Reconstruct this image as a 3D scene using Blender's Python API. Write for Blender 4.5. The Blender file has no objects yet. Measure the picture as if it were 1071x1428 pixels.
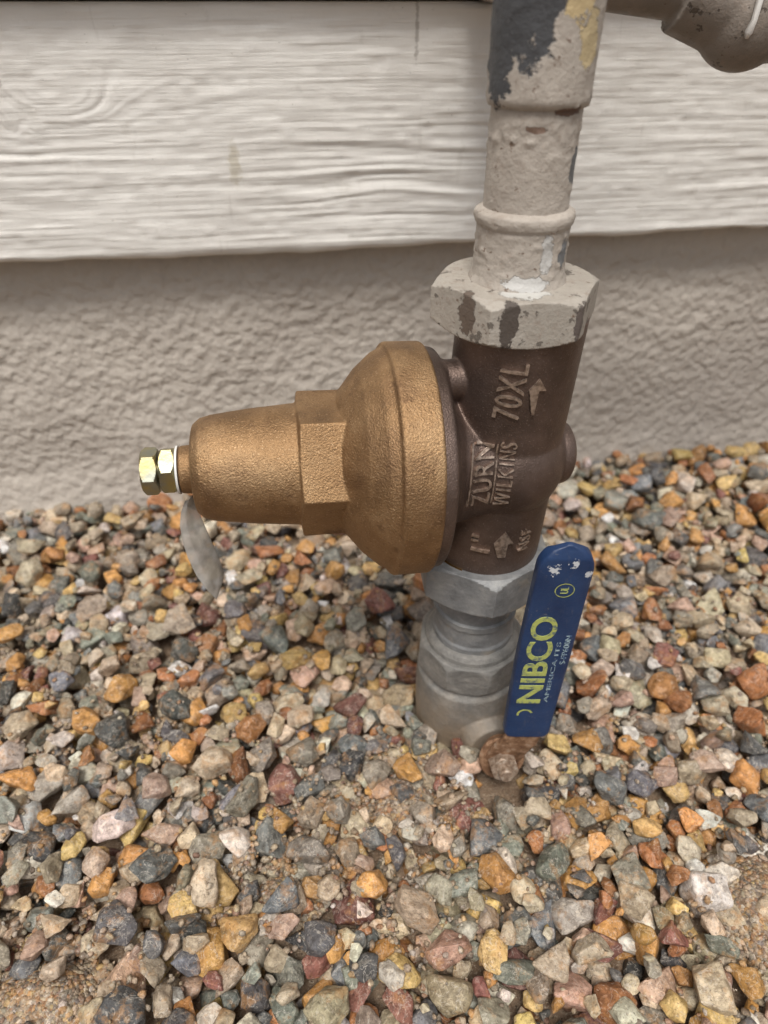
import bpy, bmesh, math, random
import numpy as np
from mathutils import Vector, Matrix, noise as mnoise
from mathutils.bvhtree import BVHTree
random.seed(7); rng=np.random.default_rng(11)
S=bpy.context.scene
rad=math.radians
HC=0.31   # camera height

# ------------------------------------------------------------ material helper
class M:
    def __init__(s,name,rough=.5,metal=0.,base=(.5,.5,.5),spec=.5):
        s.m=bpy.data.materials.new(name); s.m.use_nodes=True
        s.nt=s.m.node_tree; s.b=s.nt.nodes['Principled BSDF']
        s.b.inputs['Roughness'].default_value=rough; s.b.inputs['Metallic'].default_value=metal
        s.b.inputs['Base Color'].default_value=(*base,1); s.b.inputs['Specular IOR Level'].default_value=spec
        s.tc=s.nt.nodes.new('ShaderNodeTexCoord'); s.co=s.tc.outputs['Object']
    def n(s,t): return s.nt.nodes.new(t)
    def put(s,sock,v):
        if isinstance(v,bpy.types.NodeSocket): s.nt.links.new(v,sock)
        elif isinstance(v,(tuple,list)):
            sock.default_value=(*v,1) if (len(v)==3 and len(sock.default_value)==4) else v
        else: sock.default_value=v
    def set(s,name,v): s.put(s.b.inputs[name],v)
    def mapping(s,scale=(1,1,1),loc=(0,0,0),rot=(0,0,0),vec=None):
        n=s.n('ShaderNodeMapping'); s.put(n.inputs[0],vec or s.co); n.inputs['Scale'].default_value=scale
        n.inputs['Location'].default_value=loc; n.inputs['Rotation'].default_value=rot; return n.outputs[0]
    def noise(s,scale,detail=3,rough=.55,vec=None,dist=0,col=False):
        n=s.n('ShaderNodeTexNoise'); s.put(n.inputs['Vector'],vec or s.co); n.inputs['Scale'].default_value=scale
        n.inputs['Detail'].default_value=detail; n.inputs['Roughness'].default_value=rough; n.inputs['Distortion'].default_value=dist
        return n.outputs['Color' if col else 'Fac']
    def vor(s,scale,feat='F1',out='Distance',vec=None,rnd=1):
        n=s.n('ShaderNodeTexVoronoi'); n.feature=feat; s.put(n.inputs['Vector'],vec or s.co); n.inputs['Scale'].default_value=scale
        n.inputs['Randomness'].default_value=rnd
        return n.outputs[out]
    def ramp(s,f,st):
        n=s.n('ShaderNodeValToRGB'); s.put(n.inputs[0],f); e=n.color_ramp.elements
        while len(e)<len(st): e.new(.5)
        for i,(p,c) in enumerate(st):
            e[i].position=p; e[i].color=(c,c,c,1) if not isinstance(c,tuple) else (*c,1)
        return n.outputs[0]
    def thr(s,f,a,b,lo=0.,hi=1.):
        n=s.n('ShaderNodeMapRange'); s.put(n.inputs[0],f)
        for i,v in zip((1,2,3,4),(a,b,lo,hi)): n.inputs[i].default_value=v
        return n.outputs[0]
    def mix(s,f,a,b,mode='MIX'):
        n=s.n('ShaderNodeMix'); n.data_type='RGBA'; n.blend_type=mode
        s.put(n.inputs[0],f); s.put(n.inputs[6],a); s.put(n.inputs[7],b); return n.outputs[2]
    def mth(s,op,a,b=0.,c=0.):
        n=s.n('ShaderNodeMath'); n.operation=op; s.put(n.inputs[0],a); s.put(n.inputs[1],b)
        if op in('MULTIPLY_ADD',): s.put(n.inputs[2],c)
        return n.outputs[0]
    def blob(s,c,r,nz,k=.8,soft=.06,sc=(1,1,1)):
        v=s.n('ShaderNodeVectorMath'); v.operation='SUBTRACT'; s.put(v.inputs[0],s.co); v.inputs[1].default_value=c
        w=s.n('ShaderNodeVectorMath'); w.operation='MULTIPLY'; s.put(w.inputs[0],v.outputs[0]); w.inputs[1].default_value=sc
        l=s.n('ShaderNodeVectorMath'); l.operation='LENGTH'; s.put(l.inputs[0],w.outputs[0])
        d=s.mth('DIVIDE',l.outputs['Value'],r)
        d=s.mth('ADD',d,s.mth('MULTIPLY',s.mth('SUBTRACT',nz,.5),k*2))
        return s.thr(d,1+soft,1-soft)
    def bump(s,h,strength=.5,dist=.001,nrm=None,inv=False):
        n=s.n('ShaderNodeBump'); n.invert=inv; n.inputs['Strength'].default_value=strength; n.inputs['Distance'].default_value=dist
        s.put(n.inputs['Height'],h)
        if nrm: s.put(n.inputs['Normal'],nrm)
        s.put(s.b.inputs['Normal'],n.outputs[0]); return n.outputs[0]

# ------------------------------------------------------------ mesh helpers
def empty(name,mat=None):
    o=bpy.data.objects.new(name,None); o.empty_display_size=.05; S.collection.objects.link(o)
    if mat is not None: o.matrix_world=mat
    return o
def mkobj(name,me,mat=None,parent=None):
    o=bpy.data.objects.new(name,me); S.collection.objects.link(o)
    if mat: me.materials.append(mat.m)
    if parent: o.parent=parent
    return o
def finish(bm,name,mat,parent=None,ang=32,smooth=True):
    bmesh.ops.recalc_face_normals(bm,faces=bm.faces)
    for f in bm.faces: f.smooth=smooth
    for e in bm.edges:
        if len(e.link_faces)==2 and e.calc_face_angle(0)>rad(ang): e.smooth=False
    me=bpy.data.meshes.new(name); bm.to_mesh(me); bm.free()
    return mkobj(name,me,mat,parent)
def lathe(bm,prof,seg=64,mat=Matrix(),cap=True,rf=None):
    rings=[]
    for z,r in prof:
        ring=[]
        for i in range(seg):
            t=2*math.pi*i/seg; rr=rf(t,z,r) if rf else r
            ring.append(bm.verts.new(mat@Vector((rr*math.cos(t),rr*math.sin(t),z))))
        rings.append(ring)
    for a,b in zip(rings,rings[1:]):
        for i in range(seg):
            j=(i+1)%seg; bm.faces.new((a[i],a[j],b[j],b[i]))
    if cap:
        bm.faces.new(rings[0][::-1]); bm.faces.new(rings[-1])
    return rings
def hexr(theta,R,t0=0,n=6):
    ap=R*math.cos(math.pi/n); st=2*math.pi/n
    u=((theta-t0)%st)-st/2
    return ap/math.cos(u)
def hexnut(bm,z0,z1,R,ch=.0012,t0=0,mat=Matrix(),n=6,seg=72):
    ap=R*math.cos(math.pi/n)
    pr=[]
    K=5
    for k in range(K+1): pr.append((z0+ch*k/K, ap+(R-ap)*k/K))
    for k in range(K,-1,-1): pr.append((z1-ch*k/K, ap+(R-ap)*k/K))
    def f(t,z,r): return min(r,hexr(t+t0,R,t0,n))
    lathe(bm,pr,seg,mat@Matrix.Rotation(t0,4,'Z'),True,f)
def dens(prof,step=.001):
    out=[prof[0]]
    for (z0,r0),(z1,r1) in zip(prof,prof[1:]):
        n=max(1,int(math.hypot(z1-z0,r1-r0)/step))
        for k in range(1,n+1): out.append((z0+(z1-z0)*k/n,r0+(r1-r0)*k/n))
    return out
def rough_rf(amp,sc,seed=0,amp2=0,sc2=1):
    def f(t,z,r):
        p=Vector((math.cos(t)*r,math.sin(t)*r,z))
        d=amp*mnoise.noise(p*sc+Vector((seed,0,0)))
        if amp2: d+=amp2*max(0,mnoise.noise(p*sc2+Vector((0,seed,5)))-.12)
        return r+d
    return f
def cast(bm,name,mat,parent,voxel=.0007,it=6):
    me=bpy.data.meshes.new(name); bmesh.ops.recalc_face_normals(bm,faces=bm.faces); bm.to_mesh(me); bm.free()
    o=bpy.data.objects.new('tmp',me); S.collection.objects.link(o)
    r=o.modifiers.new('r','REMESH'); r.mode='VOXEL'; r.voxel_size=voxel
    s=o.modifiers.new('s','SMOOTH'); s.factor=.5; s.iterations=it
    dg=bpy.context.evaluated_depsgraph_get(); dg.update()
    m2=bpy.data.meshes.new_from_object(o.evaluated_get(dg))
    m2.name=name
    bpy.data.objects.remove(o); bpy.data.meshes.remove(me)
    m2.polygons.foreach_set('use_smooth',[True]*len(m2.polygons))
    return mkobj(name,m2,mat,parent)
def frame(o,zaxis,xh=Vector((0,0,1))):
    z=Vector(zaxis).normalized(); x=(xh-z*xh.dot(z)).normalized(); y=z.cross(x)
    m=Matrix((x,y,z)).transposed().to_4x4(); m.translation=Vector(o); return m

# ------------------------------------------------------------ materials
mb=M('painted_wood',.5,spec=.35)
g1=mb.noise(1,5,.65,mb.mapping((14,14,420)))
st=mb.noise(9,4,.6); fz=mb.noise(260,5,.7)
c=mb.mix(mb.thr(st,.35,.75),(.78,.76,.72),(.66,.635,.595))
c=mb.mix(mb.thr(g1,.58,.78,0,.28),c,(.44,.42,.39))
c=mb.mix(mb.thr(mb.noise(60,6,.7),.60,.74,0,.4),c,(.46,.43,.38))
c=mb.mix(mb.thr(mb.noise(1,4,.6,mb.mapping((120,120,18))),.66,.78,0,.4),c,(.42,.38,.33))
c=mb.mix(mb.thr(mb.noise(1,5,.75,mb.mapping((160,160,420))),.66,.71,0,.75),c,(.20,.17,.14))
s1=mb.blob((-.088,-.02,.235),.010,fz,1.3,.3,(3.2,.2,1)); c=mb.mix(mb.mth('MULTIPLY',s1,.55),c,(.44,.39,.28))
s2=mb.blob((.0145,-.02,.296),.015,fz,2.2,.3,(16,.2,1)); c=mb.mix(mb.mth('MULTIPLY',s2,.6),c,(.28,.25,.22))
s3=mb.blob((-.20,-.02,.288),.012,fz,1.8,.2,(7,.2,1)); c=mb.mix(mb.mth('MULTIPLY',s3,.5),c,(.28,.24,.20))
mb.set('Base Color',c)
n1=mb.bump(g1,.6,.0011); n2=mb.bump(mb.noise(1,3,.6,mb.mapping((60,60,160))),.35,.001,n1); mb.bump(mb.noise(900,3),.2,.0004,n2)
# stucco
ms=M('stucco',.85,spec=.25)
c=ms.mix(ms.thr(ms.noise(6,5),.3,.7),(.50,.455,.40),(.42,.378,.335))
c=ms.mix(ms.thr(ms.noise(160,4,.6),.5,.8,0,.3),c,(.35,.31,.265)); ms.set('Base Color',c)
v1=ms.noise(150,1,.4)
v1=ms.thr(v1,.34,.68)
n1=ms.bump(v1,.55,.0020); ms.bump(ms.noise(600,4,.6),.35,.0007,n1)
# bronze bonnet
mg=M('cast_bronze',.45,.9)
a=mg.noise(45,5,.65)
c=mg.ramp(a,[(.3,(.225,.135,.068)),(.5,(.33,.205,.105)),(.7,(.42,.28,.155))])
c=mg.mix(mg.thr(mg.noise(1500,2,.5),.62,.74,0,.65),c,(.72,.52,.33))
c=mg.mix(mg.thr(mg.noise(1100,2,.5,mg.mapping((1,1,1),(2,5,9))),.60,.74,0,.6),c,(.15,.085,.045))
c=mg.mix(mg.thr(mg.noise(110,5,.7),.58,.70,0,.65),c,(.16,.09,.05))
c=mg.mix(mg.thr(mg.noise(28,5,.7,mg.mapping((1,1,1),(.3,.1,.7))),.54,.68,0,.45),c,(.17,.10,.06))
mg.set('Base Color',c); mg.set('Roughness',mg.thr(mg.noise(90,4),.3,.7,.45,.60))
n1=mg.bump(mg.noise(1400,3,.6),.75,.0006); mg.bump(mg.noise(420,3),.22,.0005,n1)
# dark bronze body
md=M('dark_bronze',.45,.8)
a=md.noise(40,5,.65)
c=md.ramp(a,[(.3,(.088,.062,.050)),(.5,(.140,.100,.083)),(.72,(.21,.153,.130))])
c=md.mix(md.thr(md.noise(1500,2),.62,.74,0,.5),c,(.42,.33,.28))
md.set('Base Color',c)
n1=md.bump(md.noise(1500,3,.6),.5,.0005); md.bump(md.noise(420,3),.18,.0005,n1)
mdt=M('raised_lettering',.42,.75)
mdt.set('Base Color',mdt.mix(mdt.thr(mdt.noise(500,4),.35,.6),(.19,.14,.11),(.47,.37,.30))); mdt.bump(mdt.noise(1500,2),.15,.0003)
mbr=M('brass',.25,1.,(.75,.55,.25))
mz=M('yellow_zinc',.36,1.)
mz.set('Base Color',mz.mix(mz.thr(mz.noise(150,3),.35,.65),(.48,.41,.19),(.36,.37,.31))); mz.bump(mz.noise(700,3),.2,.0003)
def paint(name,blobs,thr=.66,base1=(.35,.31,.27),base2=(.45,.405,.355),under=(.075,.072,.07),sc=120):
    m=M(name,.55,spec=.35); fn=m.noise(sc,6,.65); fn2=m.noise(260,5,.7)
    c=m.mix(m.thr(m.noise(40,4),.35,.65),base1,base2)
    c=m.mix(m.thr(m.noise(420,4,.6),.5,.8,0,.5),c,(.25,.20,.165))
    c=m.mix(m.thr(m.noise(95,6,.75),.55,.65,0,.6),c,(.27,.22,.18))
    c=m.mix(m.thr(m.noise(230,5,.75,m.mapping((1,1,1.4),(7,1,2))),.62,.66,0,.9),c,(.12,.075,.05))
    h=m.noise(300,4,.6)
    k=m.thr(fn,thr,thr+.015); c=m.mix(k,c,under); hh=k
    for (pc,r,col,scl) in blobs:
        b=m.blob(pc,r,fn2 if r<.009 else fn,1.1,.05,scl); c=m.mix(b,c,col); hh=m.mth('MAXIMUM',hh,b)
    m.set('Base Color',c)
    n1=m.bump(h,.5,.0009); n2=m.bump(hh,.8,.0006,n1,True); m.bump(m.noise(1200,3),.25,.0004,n2)
    m.set('Roughness',m.thr(m.noise(150,3),.3,.7,.45,.7))
    return m
PX,PY=.0465,.24
mp=paint('flaking_paint',[
  ((PX-.009,PY-.012,.316),.0115,(.062,.063,.067),(1,.6,.55)),
  ((PX-.014,PY-.007,.296),.0045,(.062,.063,.067),(1,.6,.4)),
  ((PX+.006,PY-.014,.315),.0042,(.50,.39,.22),(1,.6,.35)),
  ((PX+.010,PY-.011,.300),.0030,(.46,.37,.22),(1,.6,.4)),
  ((PX+.0125,PY-.006,.268),.0028,(.12,.125,.13),(1.3,.6,.5)),
  ((PX+.008,PY-.012,.2835),.0026,(.16,.10,.075),(.45,.6,2.4)),
  ((PX-.002,PY-.014,.2790),.0016,(.18,.12,.09),(.5,.6,1.8)),
  ((PX+.006,PY-.014,.243),.0030,(.48,.47,.45),(1.4,.6,.5)),
  ((PX+.000,PY-.016,.2345),.0045,(.52,.51,.49),(.55,.6,1.8)),
  ((PX+.0125,PY-.010,.243),.0026,(.17,.175,.18),(1.2,.6,.6)),
 ],.68)
mn=paint('painted_union_nut',[
  ((PX-.006,PY-.027,.225),.0042,(.085,.07,.06),(1.5,.5,.5)),
  ((PX-.019,PY-.02,.226),.0036,(.13,.10,.08),(1.5,.5,.5)),
  ((PX+.018,PY-.025,.224),.0033,(.11,.09,.08),(1.6,.5,.5)),
  ((PX,PY-.015,.2325),.005,(.50,.49,.46),(.6,.6,1)),
 ],.59,(.41,.375,.33),(.33,.30,.26),(.15,.13,.11),sc=150)
mw=paint('wall_pipe_paint',[],.62,(.16,.135,.11),(.25,.215,.185),(.10,.08,.065))
mgal=M('galvanised_metal',.6,.25)
c=mgal.ramp(mgal.noise(70,5,.7),[(.3,(.13,.135,.138)),(.5,(.21,.215,.22)),(.72,(.32,.32,.31))])
c=mgal.mix(mgal.thr(mgal.noise(45,4,.7),.56,.66,0,.6),c,(.34,.30,.24))
mgal.set('Base Color',c); n1=mgal.bump(mgal.noise(300,5,.65),.5,.0010); mgal.bump(mgal.noise(1300,3),.3,.0005,n1)
mv=M('weathered_valve_metal',.65,.15)
c=mv.ramp(mv.noise(80,5,.7),[(.3,(.12,.118,.112)),(.5,(.20,.192,.178)),(.7,(.32,.30,.27))])
sep=mv.n('ShaderNodeSeparateXYZ'); mv.put(sep.inputs[0],mv.co)
dirt=mv.thr(mv.mth('ADD',sep.outputs[2],mv.mth('MULTIPLY',mv.noise(120,4),.04)),.055,.02)
c=mv.mix(dirt,c,(.25,.195,.14)); mv.set('Base Color',c)
n1=mv.bump(mv.noise(260,5,.65),.6,.0014); mv.bump(mv.noise(1200,3),.3,.0006,n1)
mr=M('rusty_steel',.75,.3)
c=mr.ramp(mr.noise(240,5,.65),[(.3,(.09,.045,.026)),(.46,(.20,.105,.055)),(.6,(.33,.20,.12)),(.78,(.46,.38,.30))])
mr.set('Base Color',c); mr.bump(mr.noise(620,4,.65),.35,.0007)
mrn=M('rusty_nut',.65,.4)
mrn.set('Base Color',mrn.ramp(mrn.noise(420,4,.65),[(.3,(.13,.08,.05)),(.5,(.30,.22,.16)),(.7,(.48,.41,.34))])); mrn.bump(mrn.noise(900,3),.25,.0004)
mbl=M('blue_vinyl',.42,spec=.45)
c=mbl.mix(mbl.thr(mbl.noise(70,5),.35,.7),(.010,.028,.085),(.018,.046,.125))
c=mbl.mix(mbl.thr(mbl.noise(260,6,.7),.64,.70,0,.55),c,(.20,.20,.20))
c=mbl.mix(mbl.thr(mbl.noise(90,6,.75,mbl.mapping((3,1,1))),.58,.72,0,.4),c,(.12,.12,.12))
c=mbl.mix(mbl.blob((.063,.19,.1410),.0020,mbl.noise(620,5,.7),2.1,.05,(1,.5,.8)),c,(.55,.57,.6))
c=mbl.mix(mbl.blob((.070,.19,.1445),.0017,mbl.noise(570,5,.7),2.1,.05,(1,.5,.8)),c,(.55,.57,.6))
c=mbl.mix(mbl.blob((.0765,.19,.139),.0018,mbl.noise(400,5,.7),1.4,.05,(1,.5,1)),c,(.5,.52,.55))
mbl.set('Base Color',c); mbl.bump(mbl.noise(500,4,.6),.3,.0006); mbl.set('Roughness',mbl.thr(mbl.noise(100,4),.3,.7,.32,.6))
mye=M('worn_yellow_print',.6); mye.set('Base Color',mye.mix(mye.thr(mye.noise(330,5,.7),.50,.64),(.40,.44,.12),(.08,.12,.15)))
mgr=M('worn_grey_print',.6); mgr.set('Base Color',mgr.mix(mgr.thr(mgr.noise(500,5,.7),.48,.6),(.26,.34,.37),(.03,.07,.17)))
mt=M('translucent_tag',.35,base=(.4,.38,.35)); mt.set('Alpha',.62)
mt.set('Base Color',mt.mix(mt.thr(mt.noise(120,4),.4,.6),(.46,.44,.41),(.30,.28,.25)))
mwas=M('white_washer',.5,base=(.7,.7,.68))
mgd=M('sandy_soil',.9,spec=.2)
c=mgd.ramp(mgd.noise(60,6,.7),[(.3,(.14,.11,.08)),(.5,(.26,.20,.145)),(.7,(.38,.31,.23))])
vc=mgd.vor(75,out='Color')
hs=mgd.n('ShaderNodeHueSaturation'); mgd.put(hs.inputs['Color'],mgd.mix(.75,vc,(.26,.22,.18))); hs.inputs['Value'].default_value=.7; hs.inputs['Saturation'].default_value=.6
vd=mgd.vor(75)
far=mgd.mix(mgd.thr(vd,.25,.6),hs.outputs[0],(.06,.05,.04))
mgd.set('Base Color',mgd.mix(.5,c,far)); n1=mgd.bump(vd,.8,.006,None,True); mgd.bump(mgd.noise(700,4,.7),.6,.002,n1)
msd=M('reddish_sand',.9,spec=.2)
c=msd.ramp(msd.noise(90,6,.75),[(.3,(.15,.10,.065)),(.5,(.26,.18,.12)),(.7,(.37,.28,.20))])
c=msd.mix(msd.thr(msd.noise(900,3,.7),.55,.68,0,.8),c,(.52,.44,.34)); c=msd.mix(msd.thr(msd.noise(800,3,.7,msd.mapping((1,1,1),(5,5,5))),.57,.68,0,.8),c,(.08,.06,.045))
msd.set('Base Color',c); n1=msd.bump(msd.noise(300,5,.7),.7,.003); msd.bump(msd.noise(1100,4,.7),.8,.0012,n1)
# gravel
mgv=M('gravel_stone',.6,spec=.4)
at=mgv.n('ShaderNodeAttribute'); at.attribute_name='Col'
col=at.outputs['Color']
a=mgv.noise(230,4,.72)
c=mgv.mix(mgv.thr(a,.38,.60),mgv.mix(1,col,(.50,.47,.45),'MULTIPLY'),col)
c=mgv.mix(mgv.thr(mgv.noise(380,4,.72,dist=.6),.53,.63,0,.6),c,mgv.mix(.32,mgv.mix(1,col,(1.5,1.43,1.32),'MULTIPLY'),(.57,.51,.42)))
rb=mgv.thr(mgv.noise(85,5,.75),.53,.62,0,.72); c=mgv.mix(rb,c,mgv.mix(.55,c,(.48,.24,.075)))
ve=mgv.mth('ABSOLUTE',mgv.mth('SUBTRACT',mgv.noise(120,4,.6,mgv.mapping((1,1,1),(9,2,4)),1.),.5))
c=mgv.mix(mgv.thr(ve,.012,.004,0,.4),c,(.62,.57,.50))
c=mgv.mix(mgv.thr(mgv.noise(950,3,.65),.57,.68,0,.75),c,mgv.mix(1,c,(.33,.32,.31),'MULTIPLY'))
mgv.set('Base Color',c)
n1=mgv.bump(mgv.noise(420,4,.7),.6,.0013); mgv.bump(mgv.noise(1500,3,.65),.5,.0006,n1)
mgv.set('Roughness',mgv.thr(mgv.noise(60,2),.35,.65,.34,.72))

# ------------------------------------------------------------ value noise (numpy)
def vnoise(x,y,seed):
    r=np.random.default_rng(seed).random((256,256)).astype(np.float32)
    xi=np.floor(x).astype(int); yi=np.floor(y).astype(int); fx=x-xi; fy=y-yi
    fx=fx*fx*(3-2*fx); fy=fy*fy*(3-2*fy)
    g=lambda i,j:r[i&255,j&255]
    return (g(xi,yi)*(1-fx)+g(xi+1,yi)*fx)*(1-fy)+(g(xi,yi+1)*(1-fx)+g(xi+1,yi+1)*fx)*fy
def gridmesh(name,P,mat,parent,extra=None):
    ny,nx,_=P.shape; me=bpy.data.meshes.new(name)
    idx=np.arange(ny*nx).reshape(ny,nx)
    q=np.stack([idx[:-1,:-1],idx[:-1,1:],idx[1:,1:],idx[1:,:-1]],-1).reshape(-1,4)
    me.vertices.add(ny*nx); me.vertices.foreach_set('co',P.reshape(-1).astype(np.float32))
    me.loops.add(q.size); me.loops.foreach_set('vertex_index',q.reshape(-1).astype(np.int32))
    me.polygons.add(len(q)); me.polygons.foreach_set('loop_start',np.arange(0,q.size,4,dtype=np.int32))
    me.polygons.foreach_set('use_smooth',np.ones(len(q),dtype=bool))
    me.update(calc_edges=True); me.validate()
    return mkobj(name,me,mat,parent)

# ------------------------------------------------------------ house
YAW=rad(9)
WY=.456
house=empty('house_wall',Matrix.Translation((0,WY,0))@Matrix.Rotation(YAW,4,'Z'))
def xs_dense(lo,hi,c0,c1,st):
    return np.concatenate([np.linspace(lo,c0,60,endpoint=False),np.arange(c0,c1,st),np.linspace(c1,hi,60)])
def woodboard(name,z0,z1,yb,yt,thick,seed,knots=(),st=.0009,amp=.0010):
    X=xs_dense(-2.4,2.4,-.42,.5,st)
    zz=np.linspace(z0,z1,int((z1-z0)/st))
    x,z=np.meshgrid(X,zz)
    u=z/.0040+5.5*vnoise(x*4+30,z*14+9,seed)+1.4*vnoise(x*16+3,z*50,seed+1)
    near=np.zeros_like(x)
    for kx,kz,kr,ka in knots:
        rr=1+.5*(vnoise(x*60+kx*99,z*90,seed+11)-.5)
        g=np.exp(-(((x-kx)/kr)**2+((z-kz)/(kr*.5))**2)*rr)
        u+=ka*g; near=np.maximum(near,g**.5*min(1,ka/9))
    h=.6*vnoise(u,x*10+u*.1,seed+2)+.4*vnoise(u*2.3,x*26,seed+3)
    msk=.14+1.6*vnoise(x*7+1,z*26+4,seed+4)**1.8+.6*near
    h=(h-.5)*msk+.24*(vnoise(x*45,z*80,seed+6)-.5)+.24*(vnoise(x*140,z*220,seed+9)-.5)
    edge=np.clip(np.minimum(z-z0,z1-z)/.0035,0,1)
    y=(yb+(yt-yb)*(z-z0)/(z1-z0))-h*amp*2+ (1-edge)**2*.0022
    zed=z+ (1-np.clip((z-z0)/.004,0,1))*(.0020*(vnoise(x*60,0*x+3,seed+7)-.5)+.0030*(vnoise(x*14,0*x+3,seed+8)-.5))
    F=np.stack([x,y,zed],-1)
    bot=F[0:1].copy(); b2=bot.copy(); b2[...,1]=yb+thick
    mid=[bot*(1-t)+b2*t for t in (.9,.6,.3,.1)]
    b2[...,2]=z0
    tp=F[-1:].copy(); tp[...,1]=yt+thick
    P=np.concatenate([b2]+mid+[F,tp],0)
    return gridmesh(name,P,mb,house)
woodboard('trim_board',.187,.3085,-.0195,-.0195,.0193,5,knots=[(-.175,.268,.030,7),(-.195,.256,.008,3.5),(.30,.235,.016,3)])
woodboard('siding_board',.3135,.44,-.030,-.019,.0185,25,knots=[(.1,.37,.02,5)],st=.0022)
bm=bmesh.new()
z=.4405
while z<2.6:
    v=[(-.030,z),(-.019,z+.1265),(-.0005,z+.1265),(-.0005,z)]
    a=[bm.verts.new((-2.4,p[0],p[1])) for p in v]; b=[bm.verts.new((2.4,p[0],p[1])) for p in v]
    for i in range(4): bm.faces.new((a[i],a[(i+1)%4],b[(i+1)%4],b[i]))
    bm.faces.new(a[::-1]); bm.faces.new(b); z+=.127
finish(bm,'upper_siding',mb,house)
X=xs_dense(-2.4,2.4,-.5,.62,.0022); zz=np.linspace(-.1,.19,130); x,z=np.meshgrid(X,zz)
y=-.0012*(vnoise(x*110,z*120,90)-.5)-.003*(vnoise(x*18,z*25,91)-.5)-.014*np.clip((.035-z)/.08,0,1)**1.5
gridmesh('stucco_foundation',np.stack([x,y,z],-1),ms,house)
bm=bmesh.new(); bmesh.ops.create_cube(bm,size=1,matrix=Matrix.Translation((0,.11,1.25))@Matrix.Diagonal((4.79,.2,2.72,1)))
finish(bm,'wall_core',ms,house)
bm=bmesh.new(); bmesh.ops.create_cube(bm,size=1,matrix=Matrix.Translation((0,-.1,2.66))@Matrix.Diagonal((4.9,.62,.09,1)))
bmesh.ops.bevel(bm,geom=bm.edges[:],offset=.006,segments=2,affect='EDGES')
finish(bm,'eave',mb,house)

# ------------------------------------------------------------ ground
bm=bmesh.new(); bmesh.ops.create_grid(bm,x_segments=8,y_segments=8,size=60,matrix=Matrix.Translation((0,0,-.034)))
finish(bm,'ground',mgd)

# ------------------------------------------------------------ upper pipe
pipe=empty('water_pipe')
Tm=Matrix.Translation((PX,PY,0))
bm=bmesh.new()
lathe(bm,dens([(.2838,.0138),(.2842,.0150),(.2860,.0156),(.335,.0158),(.345,.0163),(.347,.0150),(.9,.0150)],.0010)[:600],96,Tm,True,rough_rf(.0002,130,1,.0006,420))
finish(bm,'pipe_coupling',mp,pipe,60)
bm=bmesh.new()
def rfs(t,z,r):
    p=Vector((math.cos(t)*r,math.sin(t)*r,z)); k=max(0,1-abs(z-.276)/.006)
    return r+.0002*mnoise.noise(p*150)+(.0003+.0007*k)*max(0,mnoise.noise(p*430+Vector((4,0,0)))-.05)
lathe(bm,dens([(.250,.0139),(.2845,.0139)],.0006),96,Tm,True,rfs)
finish(bm,'pipe_section',mp,pipe,60)
bm=bmesh.new()
lathe(bm,dens([(.228,.0172),(.2320,.0170),(.2345,.0160),(.238,.0155),(.2500,.0155),(.2510,.0162),(.2528,.0166),(.2543,.0163),(.2550,.0152),(.2556,.0138)],.0005),96,Tm,True,rough_rf(.0003,150,8,.0009,400))
finish(bm,'pipe_adapter',mp,pipe,60)
bm=bmesh.new()
lathe(bm,dens([(.89,.0152),(.93,.0152),(.935,.017),(.96,.017)],.003),48,Tm,True)
m=frame((PX,PY,.96),(0,1,0)); lathe(bm,[(-.018,.017),(.0,.0185),(.02,.016),(.23,.014)],48,m,True)
finish(bm,'pipe_elbow',mp,pipe,60)
bm=bmesh.new()
hexnut(bm,.2165,.2322,.0303,.0022,rad(-90-30+6),Tm)
o=finish(bm,'union_nut',mn,pipe,20)
bv=o.modifiers.new('b','BEVEL'); bv.width=.0007; bv.segments=2; bv.limit_method='ANGLE'; bv.angle_limit=rad(35)

# ------------------------------------------------------------ pressure regulator
O=Vector((.0475,.24,.159))
RM=Matrix.Translation(O)@Matrix.Rotation(rad(9),4,'Z')@Matrix.Rotation(rad(2.5),4,'Y')
reg=empty('pressure_regulator_valve',RM)
AX=frame((0,0,0),(-1,0,0))
bm=bmesh.new()
lathe(bm,[(-.0475,.0222),(-.0465,.0236),(-.040,.0238),(.062,.0236)],96,Matrix())
lathe(bm,[(-.002,.0255),(.016,.0258),(.0215,.0275),(.0252,.0325),(.0275,.0390),(.0290,.0440),(.0350,.0448)],120,AX)
bmesh.ops.create_uvsphere(bm,u_segments=64,v_segments=40,radius=.0275,matrix=Matrix.Translation((.0005,0,0))@Matrix.Diagonal((.95,1,.95,1)))
lathe(bm,[(-.0305,.006),(-.0298,.010),(-.028,.0128),(-.025,.0136),(0,.0136)],48,AX)
lathe(bm,[(-.004,.0075),(.031,.0075)],40,Matrix.Translation((0,-.004,.0365))@AX)
body=cast(bm,'valve_body',md,reg,.0006,8)
bm=bmesh.new(); lathe(bm,[(-.0485,.0242),(-.0468,.0247),(-.0462,.0242)],72,Matrix()); finish(bm,'brass_ring',mbr,reg)
bm=bmesh.new()
lathe(bm,[(.0335,.0440),(.0337,.0460),(.0345,.0464),(.0474,.0464),(.0484,.0459),(.0488,.0443),(.0525,.0424),(.0590,.0366),(.0645,.0296),(.067,.026),(.068,.015)],128,AX)
yv=AX.to_3x3()@Vector((0,1,0))
camdir=Vector((-.0,-.24,.151)).normalized()
t_flat=math.atan2(camdir.dot(yv),camdir.dot(AX.to_3x3()@Vector((1,0,0))))
hexnut(bm,.050,.0825,.0288,.0006,t_flat-rad(30),AX)
lathe(bm,[(.05,.0245),(.0825,.0240),(.100,.0225),(.1150,.0206),(.1192,.0194),(.1218,.0172),(.1225,.0145),(.1227,.0095),(.1270,.0092),(.1277,.0086)],96,AX)
bonnet=cast(bm,'spring_bonnet',mg,reg,.0005,2)
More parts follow.
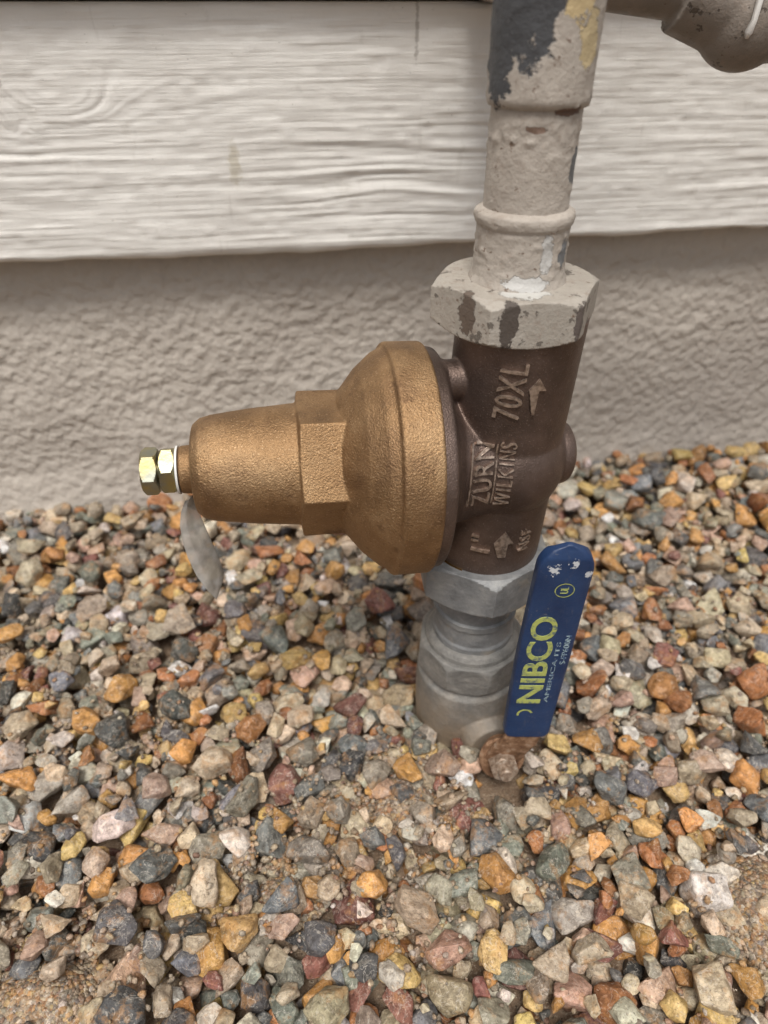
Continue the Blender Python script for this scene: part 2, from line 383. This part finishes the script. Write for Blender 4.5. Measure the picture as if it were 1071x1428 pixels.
bm=bmesh.new(); lathe(bm,[(.127,.0045),(.1410,.0045)],24,AX)
hexnut(bm,.1290,.1346,.0094,.0010,t_flat-rad(5),AX); hexnut(bm,.1355,.1415,.0092,.0010,t_flat-rad(25),AX)
finish(bm,'adjusting_bolt',mz,reg,20)
bm=bmesh.new(); lathe(bm,[(.1279,.0094),(.1287,.0094)],32,AX); finish(bm,'washer',mwas,reg)

def bvh_world(o,Mx):
    me=o.data; vs=[Mx@v.co for v in me.vertices]; fs=[tuple(p.vertices) for p in me.polygons]
    return BVHTree.FromPolygons(vs,fs)
bv_body=bvh_world(body,RM)
def textmesh(txt,w,h,extr=.1,off=.012,sp=1.):
    cu=bpy.data.curves.new('t','FONT'); cu.body=txt; cu.extrude=extr; cu.resolution_u=4; cu.offset=off; cu.space_character=sp
    o=bpy.data.objects.new('t',cu); S.collection.objects.link(o)
    dg=bpy.context.evaluated_depsgraph_get(); dg.update()
    me=bpy.data.meshes.new_from_object(o.evaluated_get(dg)); bpy.data.objects.remove(o)
    bm=bmesh.new(); bm.from_mesh(me); bpy.data.meshes.remove(me)
    xs=[v.co.x for v in bm.verts]; ys=[v.co.y for v in bm.verts]
    x0,x1,y0,y1=min(xs),max(xs),min(ys),max(ys)
    for v in bm.verts:
        v.co.x=((v.co.x-x0)/(x1-x0)-.5)*w; v.co.y=((v.co.y-y0)/(y1-y0)-.5)*h
    return bm
def polymesh(pts):
    bm=bmesh.new(); a=[bm.verts.new((x,y,.1)) for x,y in pts]; b=[bm.verts.new((x,y,-.1)) for x,y in pts]
    n=len(pts)
    bm.faces.new(a); bm.faces.new(b[::-1])
    for i in range(n): bm.faces.new((a[i],b[i],b[(i+1)%n],a[(i+1)%n]))
    return bm
def emboss(bm,cx,cz,bvh,hgt,parent,pm,mat,name,up=True,rot=0,maxlen=.0012,ystart=.1,sink=.0006):
    bmesh.ops.triangulate(bm,faces=bm.faces)
    for _ in range(5):
        es=[e for e in bm.edges if e.calc_length()>maxlen and abs(e.verts[0].co.z-e.verts[1].co.z)<1e-6]
        if not es: break
        bmesh.ops.subdivide_edges(bm,edges=es,cuts=1); bmesh.ops.triangulate(bm,faces=bm.faces)
    inv=pm.inverted(); dead=[]
    for v in bm.verts:
        tx,ty=v.co.x,v.co.y
        if up: wx,wz=-ty,tx
        else: wx,wz=tx,ty
        if rot: wx,wz=wx*math.cos(rot)-wz*math.sin(rot),wx*math.sin(rot)+wz*math.cos(rot)
        hit,nr,_,_=bvh.ray_cast(Vector((cx+wx,ystart,cz+wz)),Vector((0,1,0)))
        if hit is None: dead.append(v); continue
        if nr.y>0: nr=-nr
        v.co=inv@(hit+nr*(hgt if v.co.z>0 else -sink))
    if dead: bmesh.ops.delete(bm,geom=dead,context='VERTS')
    return finish(bm,name,mat,parent,40)
H=HC
R0=lambda r:r+H
emboss(textmesh('70XL',.0215,.0092,off=.0,sp=1.1),.0445,R0(-.1105),bv_body,.0012,reg,RM,mdt,'lettering_top',rot=rad(-4))
emboss(textmesh('ZURN',.0235,.0074,off=.0,sp=1.08),.0370,R0(-.1440),bv_body,.0012,reg,RM,mdt,'lettering_maker',rot=rad(-3))
emboss(textmesh('WILKINS',.0260,.0060,off=-.008,sp=1.12),.0456,R0(-.1440),bv_body,.0011,reg,RM,mdt,'lettering_maker_2',rot=rad(-3))
emboss(textmesh('1"',.0080,.0078,off=.0,sp=1.1),.0400,R0(-.1795),bv_body,.0011,reg,RM,mdt,'lettering_size',rot=rad(-3))
emboss(textmesh('NSF',.0105,.0045,off=-.005,sp=1.12),.0578,R0(-.1790),bv_body,.0010,reg,RM,mdt,'lettering_mark',rot=rad(-3))
for i,dx in enumerate((.0321,.0417)):
    L=.0118
    emboss(polymesh([(-L,-.0003),(L,-.0003),(L,.0003),(-L,.0003)]),dx,R0(-.1440),bv_body,.0008,reg,RM,mdt,'lettering_bar_%d'%i,rot=rad(-3))
arrow=[(-.0065,-.0016),(.0005,-.0016),(.0005,-.0040),(.0065,0),(.0005,.0040),(.0005,.0016),(-.0065,.0016)]
emboss(polymesh(arrow),.0490,R0(-.1795),bv_body,.0010,reg,RM,mdt,'flow_arrow',rot=rad(-3))
emboss(polymesh([(-.0065,-.0005),(.003,-.0005),(.003,-.003),(.0075,0),(.003,.003),(.003,.0005),(-.0065,.0005)]),.0535,R0(-.113),bv_body,.0009,reg,RM,mdt,'flow_arrow_small',rot=rad(-4))

# ------------------------------------------------------------ ball valve
bvv=empty('ball_valve')
VX=.0445
Tv=Matrix.Translation((VX,PY,0))
bm=bmesh.new()
hexnut(bm,.0925,.1135,.0318,.0028,rad(-90+4),Matrix.Translation((VX+.0005,PY,0)))
o=finish(bm,'union_nut',mgal,bvv,20); bv=o.modifiers.new('b','BEVEL'); bv.width=.0008; bv.segments=2; bv.limit_method='ANGLE'; bv.angle_limit=rad(35)
bm=bmesh.new()
lathe(bm,dens([(.100,.0215),(.0905,.0215),(.0900,.0205),(.087,.0190),(.0765,.0188),(.0758,.0200),(.0725,.0200),(.0718,.0192),(.062,.0190),(.0605,.0198),(.048,.0198)],.0005),96,Tv,True,rough_rf(.0002,200,3,.0006,400))
finish(bm,'spigot',mgal,bvv,50)
bm=bmesh.new()
hexnut(bm,.0345,.0530,.0276,.0030,rad(-90+14),Tv,8,96)
lathe(bm,[(.050,.0240),(.0550,.0232),(.0572,.0215),(.0580,.0185)],96,Tv)
o=finish(bm,'valve_collar',mv,bvv,22); bv=o.modifiers.new('b','BEVEL'); bv.width=.0008; bv.segments=2; bv.limit_method='ANGLE'; bv.angle_limit=rad(30)
bm=bmesh.new()
lathe(bm,[(.0370,.0235),(.0320,.0250),(.0300,.0268),(.020,.0272),(.005,.0272),(-.02,.026),(-.04,.024)],72,Tv)
m=frame((VX,PY,.004),(.30,-.95,0)); lathe(bm,[(.0,.0135),(.030,.0130),(.034,.012)],48,m)
cast(bm,'valve_body',mv,bvv,.0007,3)
hub=Vector((.0580,.1965,.0095)); m=frame(hub,(.05,-.97,.30))
bm=bmesh.new(); lathe(bm,[(-.014,.0060),(-.002,.0060)],32,m)
lathe(bm,[(-.0022,.0108),(.0002,.0118),(.0012,.0110)],64,m,True,lambda t,z,r:r*(1+.04*math.sin(t*2+1)+.02*math.sin(3*t)))
o=finish(bm,'hub_plate',mr,bvv,25)
bm=bmesh.new(); hexnut(bm,.0015,.0090,.0072,.0008,.3,m); lathe(bm,[(.008,.0036),(.0128,.0034),(.0134,.0028)],32,m)
o=finish(bm,'stem_nut',mrn,bvv,25)
def sweep(bm,pts,sec,xdir=Vector((1,0,0))):
    rings=[]
    for i,(p,w,t) in enumerate(pts):
        a=Vector(pts[max(0,i-1)][0]); b=Vector(pts[min(len(pts)-1,i+1)][0]); T=(b-a).normalized()
        X=(xdir-T*xdir.dot(T)).normalized(); Y=T.cross(X)
        ring=[]
        for k in range(sec):
            th=2*math.pi*k/sec; cx,sx=math.cos(th),math.sin(th); n=.35
            ux=math.copysign(abs(cx)**n,cx); uy=math.copysign(abs(sx)**n,sx)
            ring.append(bm.verts.new(Vector(p)+X*(ux*w)+Y*(uy*t)))
        rings.append(ring)
    for a,b in zip(rings,rings[1:]):
        for i in range(sec):
            j=(i+1)%sec; bm.faces.new((a[i],a[j],b[j],b[i]))
    bm.faces.new(rings[0][::-1]); bm.faces.new(rings[-1])
bm=bmesh.new()
sweep(bm,[((.0575,.1965,.006),.0080,.0012),((.0592,.1955,.014),.0090,.0013),((.0612,.1945,.021),.0088,.0013),((.0645,.1935,.029),.0084,.0013),((.0665,.1945,.037),.0085,.0013),((.067,.195,.06),.008,.0013)],20)
finish(bm,'lever_strap',mr,bvv,50)
bm=bmesh.new()
gp=[]
z0,z1=.0340,.1515; W=.0112
for i in range(61):
    u=i/60; z=z0+(z1-z0)*u
    w=W*(1-.06*abs(u-.45)*2)
    d=z1-z
    if d<W: w*=math.sqrt(max(.0,1-((W-d)/W)**2))
    if z-z0<.002: w-=.0012*(1-(z-z0)/.002)
    t=.0034*(1 if d>.004 else max(.35,d/.004))
    y=.195-.004*u**2
    gp.append(((.0665+.0012*u,y,z),max(w,.0012),t))
sweep(bm,gp,36)
grip=finish(bm,'lever_grip',mbl,bvv,60)
bv_g=bvh_world(grip,Matrix())
I4=Matrix()
emboss(textmesh('NIBCO',.0560,.0106,off=.02),.0640,R0(-.2225),bv_g,.00025,bvv,I4,mye,'grip_lettering',sink=.0002)
emboss(textmesh('S-FP600N',.0180,.0024,off=0),.0748,R0(-.2150),bv_g,.0002,bvv,I4,mgr,'grip_lettering_2',sink=.0002)
emboss(textmesh('AMERICA ITS',.0400,.0018,off=0),.0715,R0(-.2300),bv_g,.0002,bvv,I4,mgr,'grip_lettering_3',sink=.0002)
emboss(textmesh('UL',.0034,.0030,off=.0),.0685,R0(-.1795),bv_g,.0002,bvv,I4,mye,'grip_mark',sink=.0002)
bm=bmesh.new()
n=40; vs=[[bm.verts.new((r*math.cos(2*math.pi*i/n),r*math.sin(2*math.pi*i/n),.1)) for i in range(n)] for r in (.0034,.0038)]
for i in range(n): bm.faces.new((vs[0][i],vs[1][i],vs[1][(i+1)%n],vs[0][(i+1)%n]))
emboss(bm,.0685,R0(-.1795),bv_g,.0002,bvv,I4,mye,'grip_mark_ring')
bm=bmesh.new()
vs=[[bm.verts.new((r*math.cos(math.pi*(-.4+i/12)),r*math.sin(math.pi*(-.4+i/12)),.1)) for i in range(13)] for r in (.0026,.0036)]
for i in range(12): bm.faces.new((vs[0][i],vs[1][i],vs[1][i+1],vs[0][i+1]))
emboss(bm,.0635,R0(-.2585),bv_g,.0002,bvv,I4,mye,'grip_swoosh')

# ------------------------------------------------------------ tag
bm=bmesh.new()
tg=[]
cl=[((-.0775,.2222,.1505),.0016),((-.0785,.2205,.1465),.0026),((-.0787,.2190,.1415),.0033),((-.0780,.2180,.1350),.0038),((-.0765,.2170,.1270),.0041),((-.0745,.2165,.1180),.0038),((-.0725,.2165,.1100),.0023),((-.0713,.2170,.1050),.0005)]
for i,(p,w_) in enumerate(cl):
    p=Vector(p); row=[]
    for k in range(9):
        u=k/8*2-1; row.append(bm.verts.new(p+Vector((w_*u,.005*u*(.3+.12*i),.0008*u))+Vector((0,-.0022*(1-abs(u+.2)),0))))
    tg.append(row)
for a,b in zip(tg,tg[1:]):
    for k in range(8): bm.faces.new((a[k],a[k+1],b[k+1],b[k]))
bmesh.ops.subdivide_edges(bm,edges=bm.edges[:],cuts=2,use_grid_fill=True,smooth=.5)
tag=finish(bm,'plastic_tag',mt,None,80)
sd=tag.modifiers.new('s','SOLIDIFY'); sd.thickness=.0003

# ------------------------------------------------------------ pipe at the wall
wp=empty('wall_pipe')
bm=bmesh.new()
def tube(bm,a,b,r,seg=48,extra=None):
    a=Vector(a); b=Vector(b); L=(b-a).length; m=frame(a,(b-a))
    lathe(bm,extra or dens([(0,r),(L,r)],.004),seg,m)
tube(bm,(.055,.352,.3235),(.128,.352,.3150),.0140)
tube(bm,(.124,.352,.3150),(.150,.350,.3050),.0180)
bmesh.ops.create_uvsphere(bm,u_segments=40,v_segments=24,radius=.0195,matrix=Matrix.Translation((.150,.349,.3035)))
tube(bm,(.148,.349,.3030),(.192,.352,.3070),.0170)
tube(bm,(.178,.352,.3055),(.190,.353,.3065),.0200)
tube(bm,(.19,.352,.307),(.40,.39,.32),.0145)
tube(bm,(.398,.385,.32),(.41,.55,.32),.0155)
tube(bm,(.057,.350,.3235),(.055,.50,.3235),.0155)
tube(bm,(.052,.352,.3238),(.070,.352,.3216),.0175)
o=cast(bm,'pipe_run',mw,wp,.0009,3)
mdrip=M('white_paint_drip',.5,base=(.7,.68,.65))
bm=bmesh.new()
sweep(bm,[((.147,.334,.323),.002,.0018),((.1465,.3305,.316),.0018,.0016),((.1450,.3292,.309),.0010,.0014),((.1448,.3290,.303),.0009,.0012),((.144,.3295,.299),.0013,.0013),((.144,.330,.297),.0005,.0006)],12)
finish(bm,'paint_drip',mdrip,wp,80)

# ------------------------------------------------------------ gravel
def icos(sub):
    b=bmesh.new(); bmesh.ops.create_icosphere(b,subdivisions=sub,radius=1); b.verts.ensure_lookup_table()
    v=np.array([x.co[:] for x in b.verts]); f=np.array([[q.index for q in x.verts] for x in b.faces]); b.free()
    return v/np.linalg.norm(v,axis=1)[:,None],f
def rock(npts,bev,fine,seed):
    r=np.random.default_rng(seed)
    p=r.normal(size=(npts,3)); p/=np.linalg.norm(p,axis=1)[:,None]
    for _ in range(8):
        d=p[:,None]-p[None]; q=np.linalg.norm(d,axis=2)+1e-6; f=(d/q[...,None]**3).sum(1); p=p+f*.01; p/=np.linalg.norm(p,axis=1)[:,None]
    p=p*r.uniform(.68,1.08,(npts,1))
    b=bmesh.new()
    for q in p: b.verts.new(q)
    h=bmesh.ops.convex_hull(b,input=b.verts)
    bmesh.ops.delete(b,geom=[v for v in b.verts if not v.link_faces],context='VERTS')
    bmesh.ops.dissolve_limit(b,angle_limit=rad(16),verts=b.verts,edges=b.edges)
    bmesh.ops.bevel(b,geom=b.edges[:],offset=bev,segments=2,affect='EDGES',profile=.5,clamp_overlap=True)
    bmesh.ops.triangulate(b,faces=b.faces)
    if fine:
        for it in range(2):
            es=[e for e in b.edges if e.calc_length()>.30]
            if es: bmesh.ops.subdivide_edges(b,edges=es,cuts=1); bmesh.ops.triangulate(b,faces=b.faces)
        o3=Vector((seed*1.7,3,1))
        b.normal_update()
        for v in b.verts: v.co+=v.normal*(.06*mnoise.noise(v.co*2.2+o3)+.04*mnoise.noise(v.co*5+o3))
    b.verts.ensure_lookup_table(); b.verts.index_update()
    v=np.array([x.co[:] for x in b.verts]); f=np.array([[q.index for q in x.verts] for x in b.faces]); b.free()
    c0=(v.max(0)+v.min(0))/2; v=v-c0; v/=np.abs(v).max(0)
    return v,f
RN=[rock(int(rng.integers(8,16)),float(rng.uniform(.04,.12)),True,100+k) for k in range(48)]
RF=[rock(int(rng.integers(8,13)),float(rng.uniform(.05,.10)),False,200+k) for k in range(24)]
vi,fi=icos(1); RT=[]
for k in range(12):
    q=vi*rng.uniform(.7,1.1,(len(vi),1)); RT.append((q/np.abs(q).max(0),fi))
X0,X1,Y0,Y1,CS=-.85,.95,-.45,.66,.002
NX,NY=int((X1-X0)/CS),int((Y1-Y0)/CS)
gx=X0+(np.arange(NX)+.5)*CS; gy=Y0+(np.arange(NY)+.5)*CS
GX,GY=np.meshgrid(gx,gy)
def terr(x,y):
    return -.013*np.exp(-((x+.015)/.055)**2-((y-.25)/.045)**2)+.004*np.exp(-((x-.0)/.2)**2-((y-.12)/.05)**2)+.005*np.sin(x*11+1)*np.sin(y*13)*.6+.010*np.exp(-((x-.25)/.12)**2-((y-.44)/.06)**2)
def patch(x,y):
    return (np.exp(-((x-.168)/.028)**2-((y-.128)/.026)**2)+.9*np.exp(-((x+.135)/.030)**2-((y-.095)/.018)**2)
            +.75*np.exp(-((x-.010)/.016)**2-((y-.185)/.020)**2)+.6*np.exp(-((x+.045)/.02)**2-((y-.135)/.014)**2))
TG=terr(GX,GY)
Hm=TG-.026
PT=patch(GX,GY)
pal=[((.42,.345,.25),20),((.31,.28,.225),12),((.15,.153,.148),10),((.235,.245,.205),7),((.54,.44,.31),17),((.55,.29,.095),14),((.37,.16,.065),10),
     ((.23,.10,.08),4),((.66,.60,.51),9),((.50,.34,.255),7),((.07,.07,.07),5),((.60,.42,.17),8),((.205,.215,.228),4),((.78,.75,.70),3)]
pc=np.array([p[0] for p in pal]); pw=np.array([p[1] for p in pal],float); pw/=pw.sum()
stones=[]
def okpos(x,y,r):
    if y>WY+math.tan(YAW)*x-.002-r*.5: return False
    if (x-VX)**2+(y-PY)**2<(.0255+r*.6)**2: return False
    if abs(x-.058)<.012+r*.5 and .178-r*.8<y<.225: return False
    return X0+.02<x<X1-.02 and Y0+.02<y
def deposit(N,xr,yr,smin,smax,ncand,mean,sg=.30,hole=None):
    for _ in range(N):
        a=float(np.clip(rng.lognormal(math.log(mean),sg),smin,smax)); b=a*rng.uniform(.60,.95); c=a*rng.uniform(.48,.80); r=(a+b)/2
        best=None; k=int(r/CS)+1
        for _c in range(ncand):
            x=rng.uniform(*xr); y=rng.uniform(*yr)
            if not okpos(x,y,r): continue
            if hole and hole[0]<x<hole[1] and hole[2]<y: continue
            i=int((x-X0)/CS); j=int((y-Y0)/CS)
            if i-k<0 or j-k<0 or i+k+1>NX or j+k+1>NY: continue
            sub=Hm[j-k:j+k+1,i-k:i+k+1]; l=sub.mean()-TG[j,i]+ .15*(sub.max()-sub.mean())
            if best is None or l<best[0]: best=(l,x,y,i,j)
        if best is None: continue
        _,x,y,i,j=best
        sub=Hm[j-k:j+k+1,i-k:i+k+1]
        d2=((gx[i-k:i+k+1][None,:]-x)**2+(gy[j-k:j+k+1][:,None]-y)**2)/r**2
        ins=d2<1
        rest=sub[ins].mean()*.60+sub[ins].max()*.40 if ins.any() else sub.mean()
        z=rest+c*.62
        top=z+c*np.sqrt(np.clip(1-d2,0,1))
        Hm[j-k:j+k+1,i-k:i+k+1]=np.where(ins,np.maximum(sub,top),sub)
        stones.append([x,y,z,a,b,c])
deposit(26000,(-.46,.56),(0.02,.56),.0025,.0102,4,.0050,.40)
deposit(6500,(-.83,.93),(-.43,.60),.005,.011,3,.0082,.3,(-.44,.54,.03))
st=np.array(stones)
inview=(np.abs(GX)<.35)&(GY>.08)&(GY<.4)
lvl=float((Hm-TG)[inview].mean())
keep=[]
for s_ in st:
    i=int((s_[0]-X0)/CS); j=int((s_[1]-Y0)/CS); k=max(1,int(s_[3]*.8/CS))
    kk=(s_[2]+s_[5])>Hm[max(0,j-k):j+k+1,max(0,i-k):i+k+1].min()-.002
    # thin the stones out where the bare soil shows
    if PT[j,i]>.35 and rng.random()<min(.85,PT[j,i]*.95): kk=False
    keep.append(kk)
st=st[np.array(keep)]; n_big=len(st)
outer=(st[:,0]<-.44)|(st[:,0]>.54)|(st[:,1]<.02)
def sandz(x,y): return terr(x,y)-.0165+.0145*np.clip(patch(x,y)*1.3,0,1)
gr=[]
while len(gr)<24000:
    x=rng.uniform(-.36,.42); y=rng.uniform(.05,.42)
    if rng.random()<.25:
        x,y=[(.168,.128),(-.135,.095),(.010,.185),(-.045,.135)][rng.integers(4)]; x+=rng.normal()*.022; y+=rng.normal()*.018
    if not okpos(x,y,.002): continue
    i=int((x-X0)/CS); j=int((y-Y0)/CS); a=rng.uniform(.0005,.0020)
    if PT[j,i]>.3:
        gr.append([x,y,lvl+float(sandz(x,y))+a*.2,a,a*rng.uniform(.6,.95),a*rng.uniform(.5,.8)]); continue
    m_=mnoise.noise(Vector((x*14,y*14,3)))
    if m_<rng.uniform(-.3,.4): continue
    loc=Hm[max(0,j-3):j+4,max(0,i-3):i+4]
    if Hm[j,i]>loc.mean()-.0006 and rng.random()<.96: continue
    gr.append([x,y,Hm[j,i]+a*.1+rng.uniform(-.001,.001),a,a*rng.uniform(.6,.95),a*rng.uniform(.5,.8)])
lo=float((Hm-TG)[(GX<-.5)&(GY<.2)&(GY>-.3)].mean())
st[outer,2]+=lvl-lo
st=np.concatenate([st,np.array(gr)]); st[:,2]-=lvl
V=[];F=[];C=[];off=0
for q,(x,y,z,a,b,c) in enumerate(st):
    near=abs(x-.03)<.34 and .05<y<.36 and a>.0036
    if q>=n_big: TT=RT
    elif near: TT=RN
    else: TT=RF
    tv,FF=TT[rng.integers(len(TT))]
    v=tv*np.array([a,b,c])
    th=rng.uniform(0,2*math.pi); tl=rng.normal()*.42; ta=rng.uniform(0,2*math.pi)
    R=np.array(Matrix.Rotation(tl,3,Vector((math.cos(ta),math.sin(ta),0)))@Matrix.Rotation(th,3,'Z'))
    V.append((v@R.T+np.array([x,y,z])).astype(np.float32)); F.append((FF+off).astype(np.int32)); off+=len(v)
    k=rng.choice(len(pal),p=pw); cc=pc[k]*rng.uniform(.66,1.3)*(1+.03*rng.normal(size=3))
    if q>=n_big: cc=cc*.5+np.array([.34,.25,.17])*.5
    cc=np.clip(cc,.02,.82)
    C.append(np.tile(np.append(cc,1).astype(np.float32),(len(v),1)))
V=np.concatenate(V);F=np.concatenate(F);C=np.concatenate(C)
print('gravel verts',len(V),'faces',len(F),'big',n_big)
me=bpy.data.meshes.new('gravel'); me.vertices.add(len(V)); me.vertices.foreach_set('co',V.reshape(-1))
me.loops.add(F.size); me.loops.foreach_set('vertex_index',F.reshape(-1))
me.polygons.add(len(F)); me.polygons.foreach_set('loop_start',np.arange(0,F.size,3,dtype=np.int32)); me.polygons.foreach_set('use_smooth',np.ones(len(F),dtype=bool))
ca=me.color_attributes.new('Col','FLOAT_COLOR','POINT'); ca.data.foreach_set('color',C.reshape(-1))
me.update(calc_edges=True)
mkobj('gravel',me,mgv)
# sandy soil the stones lie on
xs=np.arange(-.84,.94,.003); ys=np.arange(-.44,.64,.003); sx,sy=np.meshgrid(xs,ys)
sz=sandz(sx,sy)+.0022*(vnoise(sx*60+50,sy*60+50,300)-.5)+.0016*(vnoise(sx*170+50,sy*170+50,301)-.5)
gridmesh('soil',np.stack([sx,sy,sz],-1),msd,None)

# ------------------------------------------------------------ light
w=bpy.data.worlds.new('World'); S.world=w; w.use_nodes=True; nt=w.node_tree
bg=nt.nodes['Background']; sky=nt.nodes.new('ShaderNodeTexSky'); sky.sky_type='NISHITA'; sky.sun_disc=False
Ld=Vector((-.06,-.42,.90)).normalized()
sky.sun_elevation=math.asin(Ld.z); sky.sun_rotation=math.atan2(Ld.x,Ld.y); sky.dust_density=6; sky.air_density=1.; sky.ozone_density=.5
hs=nt.nodes.new('ShaderNodeHueSaturation'); hs.inputs['Saturation'].default_value=.3; nt.links.new(sky.outputs[0],hs.inputs['Color']); nt.links.new(hs.outputs[0],bg.inputs[0])
bg.inputs[1].default_value=.112
sl=bpy.data.lights.new('sun','SUN'); sl.energy=2.5; sl.angle=rad(18); sl.color=(1,.96,.90)
so=bpy.data.objects.new('sun',sl); S.collection.objects.link(so); so.rotation_euler=Ld.to_track_quat('Z','Y').to_euler(); so.location=(0.5,-1,2)

# ------------------------------------------------------------ camera
cam=bpy.data.cameras.new('camera'); co=bpy.data.objects.new('camera',cam); S.collection.objects.link(co)
co.location=(0,0,HC); co.rotation_euler=(rad(90-37),0,0)
cam.sensor_fit='VERTICAL'; cam.sensor_height=36; cam.sensor_width=27; cam.lens=24
cam.clip_start=.005; cam.clip_end=300
cam.dof.use_dof=True; cam.dof.focus_distance=.262; cam.dof.aperture_fstop=9
S.camera=co
S.view_settings.view_transform='Standard'; S.view_settings.look='None'; S.view_settings.exposure=0; S.view_settings.gamma=1
